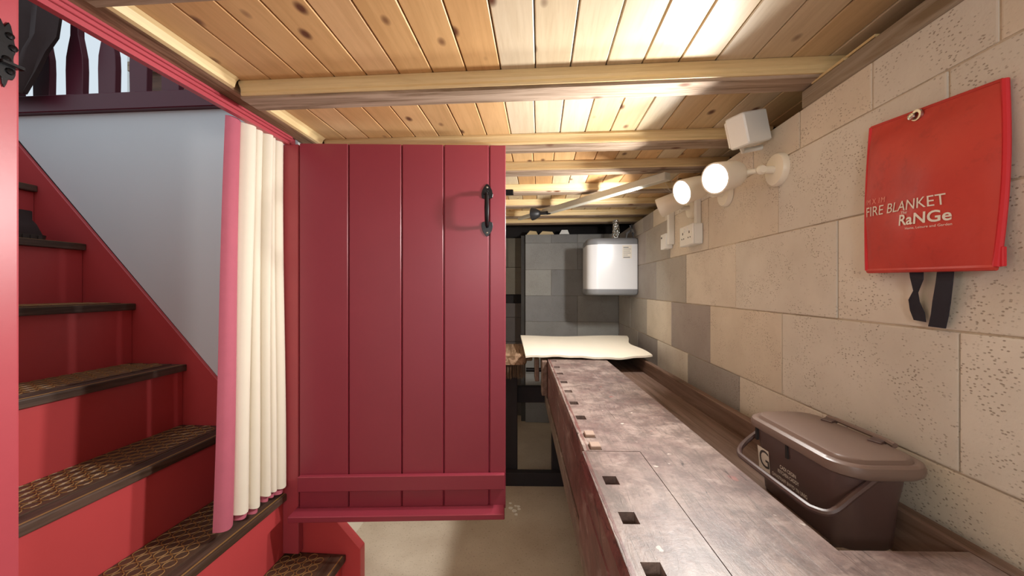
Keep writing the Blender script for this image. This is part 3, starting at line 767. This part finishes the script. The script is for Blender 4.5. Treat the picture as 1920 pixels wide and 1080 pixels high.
g0 = onX(1719, 216, RX-0.013)
ey = MB(); K = 18
ey.loft([[g0+Vector((dx_, r_*math.cos(2*math.pi*q/K), r_*math.sin(2*math.pi*q/K))) for q in range(K)] for r_, dx_ in ((.010, .002), (.0095, -.002), (.0055, -.002), (.005, .002))], False, False)
ey.build('eyelet', 'steel', fb, smooth=True)
MB().lathe(g0+Vector((0.012, 0.005, 0.0)), (-1, 0, 0), [(0, .003), (.016, .003), (.0165, .006), (.0185, .0055), (.0195, .002), (.0196, 0)], 12).build('screw', 'steel', fb)
# printing: map flat lettering onto the pouch
bw = (TL.y-TR.y); bh = TL.z-BL.z
def print_on_bag(name, me, s0, t0, mat, out=0.0012):
    for v_ in me.vertices:
        s_ = s0+v_.co.x/bw; t = t0-v_.co.y/bh
        v_.co = bagp(s_, t, out)-Vector(fb['_org'])
    me.materials.clear(); me.materials.append(MATS[mat]); o = bpy.data.objects.new(name, me); COL.objects.link(o); o.parent = fb; return o
print_on_bag('lettering', text_mesh('FIRE BLANKET', 0.0265, 0.148), 0.415, 0.605, 'print_white')
print_on_bag('lettering', text_mesh('1M X 1M', 0.015, 0.044), 0.165, 0.536, 'print_faint')
print_on_bag('lettering', text_mesh('RaNGe', 0.027, 0.074, 0.0005), 0.61, 0.697, 'print_white')
print_on_bag('lettering', text_mesh('The', 0.007, 0.012), 0.475, 0.648, 'print_white')
print_on_bag('lettering', text_mesh('Home, Leisure and Garden', 0.006, 0.062), 0.64, 0.750, 'print_white')
def strap(pts, wdt):
    rows_ = []
    for px_, py_, wd, xo in pts:
        p = onX(px_, py_, RX-0.012+xo); q = onX(px_+wd, py_+4, RX-0.012+xo); rows_.append([p.lerp(q, k/3) for k in range(4)])
    return MB().sheet(rows_, 0.0016)
strap([(1703, 498, 27, -.004), (1706, 520, 24, -.008), (1712, 545, 8, -.002), (1703, 562, 20, 0), (1706, 582, 26, .003), (1713, 600, 22, .004)], 0).build('strap', 'black_fabric', fb)
strap([(1758, 498, 30, -.004), (1754, 530, 31, -.006), (1748, 565, 33, -.003), (1745, 590, 32, 0), (1740, 612, 32, .002)], 0).build('strap', 'black_fabric', fb)

# ------------------------------------------------------------------ spot lamps on the block wall
def spot(label, lens, dirv, rose, lit=1.0, r=0.042, L=0.105, group='white spot lamps on the block wall', watts=None):
    lens = Vector(lens); d = Vector(dirv).normalized(); rose = Vector(rose)
    t = thing('spot_lamp', label, 'lamp', rose, 0, group)
    MB().lathe(rose, (-1, 0, 0), [(0, .046), (.010, .046), (.016, .042), (.018, .02), (.018, 0)], 24).build('wall_rose', 'cream_plastic', t, smooth=True)
    back_ = lens-d*L*0.82
    MB().tube([rose+Vector((-.016, 0, 0)), rose+Vector((-.045, 0, 0))], 0.011, 12).build('arm', 'cream_plastic', t, smooth=True)
    MB().tube([rose+Vector((-.045, 0, 0)), back_+Vector((0, 0, 0))], 0.008, 10).build('swivel', 'cream_plastic', t, smooth=True)
    MB().lathe(rose+Vector((-.05, -0.012, 0)), (0, 1, 0), [(0, 0), (.001, .010), (.010, .014), (.020, .010), (.022, 0)], 14).build('knuckle', 'cream_plastic', t, smooth=True)
    hd_ = MB().lathe(lens-d*L, d, [(0, .0), (.002, r*.55), (.008, r*.75), (.02, r*.86), (.04, r*.92), (L-.004, r), (L, r*.99), (L, r*.9), (L-.012, r*.88)], 28).build('head', 'cream_plastic', t, smooth=True)
    MB().lathe(lens-d*0.010, d, [(0, r*.87), (.004, r*.87), (.006, r*.8), (.007, 0)], 28).build('lens', 'lamp_lens' if lit > 0.4 else 'lamp_lens_dim', hd_, smooth=True)
    ld = bpy.data.lights.new('spot_light', 'AREA'); ld.shape = 'DISK'; ld.size = r*1.7; ld.energy = (watts or LAMP_W)*lit; ld.color = (1.0, 0.975, 0.93); ld.spread = R(150)
    lo = bpy.data.objects.new('spot_light', ld); COL.objects.link(lo); lo.parent = hd_
    lo.location = lens+d*0.004-Vector(t['_org']); lo.rotation_euler = (-d).to_track_quat('Z', 'Y').to_euler()
    return t
p1 = onX(1340, 335, 0.50); r1 = onX(1462, 318, RX)
spot('white spot lamp nearest the fire blanket, its lit lens facing out', p1, (-0.84, -0.45, -0.26), r1, 1.25, 0.045)
p2 = onX(1278, 361, 0.50); r2 = Vector((RX, p2.y+0.03, p2.z+0.0))
spot('middle of the three white spot lamps, above the double socket', p2, (-0.90, -0.32, -0.32), r2, 0.95, 0.045)
p3 = onX(1236, 391, 0.525); r3 = Vector((RX, p3.y+0.0, p3.z))
spot('white spot lamp farthest along the wall, seen from its side', p3, (-0.84, 0.46, -0.34), r3, 1.5, 0.043)

# lamp added out of view behind the camera to light the foreground
bl = thing('added_ceiling_lamp', 'added round white ceiling lamp, unseen behind the viewer, filling the foreground', 'lamp', (0.0, -0.95, 1.68))
MB().lathe((0.0, -0.95, 1.679), (0, 0, -1), [(0, .09), (.012, .09), (.015, .085), (.015, 0)], 28).build('base', 'white_plastic', bl, smooth=True)
MB().lathe((0.0, -0.95, 1.665), (0, 0, -1), [(0, .08), (.02, .085), (.05, .07), (.065, .04), (.07, 0)], 28).build('globe', 'lamp_lens_dim', bl, smooth=True)
ld = bpy.data.lights.new('added_fill_light', 'POINT'); ld.energy = 16; ld.shadow_soft_size = 0.09; ld.color = (1.0, 0.97, 0.93)
lo = bpy.data.objects.new('added_fill_light', ld); COL.objects.link(lo); lo.parent = bl; lo.location = (0, 0, -0.20)

# ------------------------------------------------------------------ sockets, conduit, white box on the wall
sk = thing('double_socket', 'white double wall socket in a surface box', 'socket', (RX, 1.64, 1.36))
s0 = onX(1319, 437, RX); zk = CAMZ+(540-437)*1.57/F
y0 = s0.y; y1 = y0+0.148; sx = RX-0.043
box('back_box', 'white_plastic', sk, (sx+0.008, RX-0.001, y0+0.001, y1-0.001, zk-0.043, zk+0.043), 0.003)
fp = box('faceplate', 'white_plastic', sk, (sx, sx+0.008, y0, y1, zk-0.0435, zk+0.0435), 0.003)
for c in (0.038, 0.110):
    yc = y0+c
    MB().box(sx-0.0004, sx+0.001, yc-0.004, yc+0.004, zk+0.006, zk+0.016).build('pin_hole', 'dark_void', fp)
    for d in (-0.011, 0.011): MB().box(sx-0.0004, sx+0.001, yc+d-0.004, yc+d+0.004, zk-0.014, zk-0.009).build('pin_hole', 'dark_void', fp)
    MB().box(sx-0.004, sx+0.001, y0+0.074+(c-0.074)*0.45-0.006, y0+0.074+(c-0.074)*0.45+0.006, zk+0.016, zk+0.032).build('rocker_switch', 'white_plastic', fp, 0.001)
cdx = box('conduit', 'white_plastic', sk, (RX-0.020, RX-0.001, y0+0.02, y0+0.046, zk+0.044, 1.628), 0.001)
jb = thing('switch_box', 'small white wall box below the farthest spot lamp', 'switch', (RX, 1.98, 1.33))
q0 = onX(1261, 452, RX); zq = q0.z
box('case', 'white_plastic', jb, (RX-0.036, RX-0.001, q0.y-0.005, q0.y+0.075, zq-0.038, zq+0.040), 0.004, 2)
box('button', 'print_dark', jb, (RX-0.038, RX-0.035, q0.y+0.052, q0.y+0.062, zq+0.018, zq+0.026))
co = MB().box(RX-0.030, RX-0.001, q0.y-0.034, q0.y-0.008, zq-0.02, 1.628).build('cable_trunking', 'white_plastic', bevel=0.002)
tag(co, 'narrow white cable trunking beside the small wall box', 'trunking')
wbx = thing('white_box', 'white rounded plastic box tilted at the top of the block wall', 'plastic box', (0.6, 1.18, 1.6))
cpt = at(1403, 243, 1.10); ax = Vector((0.86, 0.42, 0.28)).normalized(); az = Vector((-0.22, -0.10, 0.97)); az = (az-ax*az.dot(ax)).normalized(); ay = az.cross(ax)
MB().obox(cpt, ax*0.050, ay*0.030, az*0.045).build('case', 'white_plastic', wbx, 0.010, 3, True)
MB().obox(cpt+ay*0.034, ax*0.042, ay*0.006, az*0.038).build('mount_plate', 'white_plastic', wbx, 0.003)
MB().tube([cpt+ay*0.03-az*0.03, cpt+ay*0.05-az*0.05+ax*0.03, Vector((RX+0.02, cpt.y+0.06, 1.60))], 0.008, 8).build('bracket', 'white_plastic', wbx)

# ------------------------------------------------------------------ water heater
wh = thing('water_heater', 'small white water heater with grey caps on the block wall', 'water heater', (0.50, 2.85, 1.11))
hx0, hx1 = RX-0.345, RX-0.004; hy0, hy1 = 2.66, 3.02
za, zb2 = CAMZ-0.050, CAMZ+0.345
hc, hcy = (hx0+hx1)/2, (hy0+hy1)/2; hw_, hl_ = (hx1-hx0)/2, (hy1-hy0)/2
def hr(k, z, r=0.075):
    # rounded on the room side only, square against the wall
    pts = []
    for cx, cy, a0, rr in ((hx1-0.012, hy1-0.012, 0, 0.012), (hx0+r, hy1-r, 90, r), (hx0+r, hy0+r, 180, r), (hx1-0.012, hy0+0.012, 270, 0.012)):
        for q in range(9):
            a = R(a0+90*q/8); pts.append(Vector((hc+(cx+rr*math.cos(a)-hc)*k, hcy+(cy+rr*math.sin(a)-hcy)*k, z)))
    return pts
MB().loft([hr(1, za+0.042), hr(1, zb2-0.045)]).build('casing', 'heater_white', wh, smooth=True)
MB().loft([hr(.93, za), hr(.985, za+0.008), hr(1.004, za+0.020), hr(1.004, za+0.042)]).build('bottom_cap', 'grey_plastic', wh, smooth=True)
MB().loft([hr(1.004, zb2-0.045), hr(1.004, zb2-0.022), hr(.985, zb2-0.008), hr(.93, zb2)]).build('top_cap', 'grey_plastic', wh, smooth=True)
lx = hx1-0.105
lb = MB().box(lx, lx+0.062, hy0-0.0012, hy0+0.0005, zb2-0.142, zb2-0.052).build('rating_label', 'print_white', wh)
for k, (wd, th) in enumerate(((.035, .006), (.05, .003), (.045, .003), (.05, .003), (.03, .003), (.045, .007))):
    MB().box(lx+0.006, lx+0.006+wd, hy0-0.0016, hy0-0.001, zb2-0.064-0.0135*k-th, zb2-0.064-0.0135*k).build('printed_line', 'grey_plastic', lb)
fx, fy = hx0+0.215, hy0+0.14
random.seed(3)
fp_ = []
for i in range(26):
    t = i/25; fp_.append((fx+0.006*math.sin(t*3), fy, lerp(zb2-0.005, 1.66, t)))
MB().tube(fp_, [0.026+0.004*(i % 2)-0.010*(i/25)**2 for i in range(26)], 14).build('foil_pipe', 'foil', wh)
for k, dx_ in enumerate((0.02, 0.055)):
    MB().tube([(hx1-dx_, hy0+0.06+0.05*k, zb2-0.01), (hx1-dx_, hy0+0.06+0.05*k, zb2+0.04), (RX-0.02, hy0+0.10+0.04*k, zb2+0.07), (RX-0.02, hy0+0.10+0.04*k, 1.62)], 0.009, 8).build('pipe', 'grey_plastic', wh, smooth=True)

# ------------------------------------------------------------------ batten under the joists, with a black cap
A = at(1252, 338, 1.62); Bq = at(1020, 403, 2.40); A.z = Bq.z = 1.645
dd = (Bq-A); pe = Vector((-dd.y, dd.x, 0)).normalized()
tt = MB().obox((A+Bq)/2, dd/2, pe*0.019, (0, 0, 0.017)).build('ceiling_batten', 'pale_batten', bevel=0.003)
tag(tt, 'pale painted batten slung diagonally under the far joists', 'batten')
C2 = Bq+dd*0.30
tt = MB().obox((Bq+C2)/2+dd*0.03+Vector((0, 0, 0.008)), (C2-Bq)/2, pe*0.012, (0, 0, 0.010)).build('ceiling_batten', 'pale_batten', bevel=0.002)
tag(tt, 'short thinner pale strip beyond the black cap, in line with the batten', 'batten')
dn = dd.normalized()
kq = thing('black_cap', 'black rubber cup at the end of the pale batten', 'cap', Bq-dn*0.0)
MB().lathe(Bq-dn*0.03+Vector((0, -0.028, -0.012)), dn*0.6+Vector((-0.6, -0.1, 0.0)), [(0, .010), (.045, .010), (.05, .020), (.075, .034), (.098, .040), (.100, .036), (.08, .02), (.079, 0)], 18).build('cup', 'black_rubber', kq, smooth=True)
MB().lathe(Bq-dn*0.03+Vector((0, -0.028, -0.012)), -(dn*0.6+Vector((-0.6, -0.1, 0.0))), [(0, .012), (.02, .012), (.024, .008), (.03, .0)], 12).build('stem', 'black_iron', kq, smooth=True)
jq = at(954, 351, 1.98)
o = MB().box(jq.x-0.03, jq.x+0.02, 2.02, 2.044, 1.668, 1.694).build('joist_bracket', 'black_iron', bevel=0.002); tag(o, 'small black bracket on a far joist beside the door edge', 'bracket')
o = MB().prism([(0.165, BY-0.0, 1.636), (0.25, BY, 1.636), (0.235, BY, 1.672), (0.185, BY, 1.672)], (0, 0.05, 0)).build('plastic_wedge', 'white_plastic'); tag(o, 'small white wedge on top of the far grey block wall', 'wedge')
# splintered timber offcuts lying on top of the far wall
for k, (x0, x1, zt_) in enumerate(((-0.12, -0.02, 1.665), (-0.01, 0.12, 1.66))):
    o = MB().prism([(x0, BY+0.02, 1.6365), (x1, BY+0.02, 1.6365), (x1-0.015, BY+0.02, zt_), (x0+0.03, BY+0.02, zt_+0.006)], (0, 0.06, 0)).build('timber_offcut', 'moulding_x')
    tag(o, ['splintered orange timber offcut on the left end of the far wall top', 'splintered orange timber offcut beside the white wedge'][k], 'timber', 'offcuts on the far wall')
# cobweb by the farthest lamp
m = MB(); random.seed(9); w0 = p3+Vector((0.05, -0.05, 0.052))
for k in range(9):
    e = w0+Vector((random.uniform(-.09, .02), random.uniform(-.02, .05), random.uniform(.04, .10))); mid = (w0+e)/2+Vector((0, 0, -0.012))
    m.tube([w0, mid, e], 0.0003, 4)
o = m.build('cobweb', 'web'); tag(o, 'wisps of dusty cobweb at the farthest spot lamp', 'cobweb', kind='stuff')
# paint flakes on the floor
random.seed(21)
FL = ['upper left', 'upper right', 'middle left', 'middle right', 'lower left', 'lower right', 'lowest']
for k, (px_, py_) in enumerate(((957, 944), (967, 949), (958, 953), (973, 955), (964, 958), (972, 950), (968, 965))):
    d = CAMZ*F/(py_-540); p = at(px_, py_, d); r_ = random.uniform(0.008, 0.016)
    pg = [(p.x+r_*random.uniform(.6, 1.1)*math.cos(a), p.y+r_*random.uniform(.6, 1.1)*math.sin(a), 0.0003) for a in (0, 1.1, 2.2, 3.3, 4.4, 5.4)]
    o = MB().prism(pg, (0, 0, 0.002)).build('paint_flake', 'chip_white'); tag(o, 'small white paint flake on the floor by the door edge, %s of the scatter' % FL[k], 'flake', 'paint flakes on the floor')
for o in bpy.data.objects:
    if '_org' in o: del o['_org']
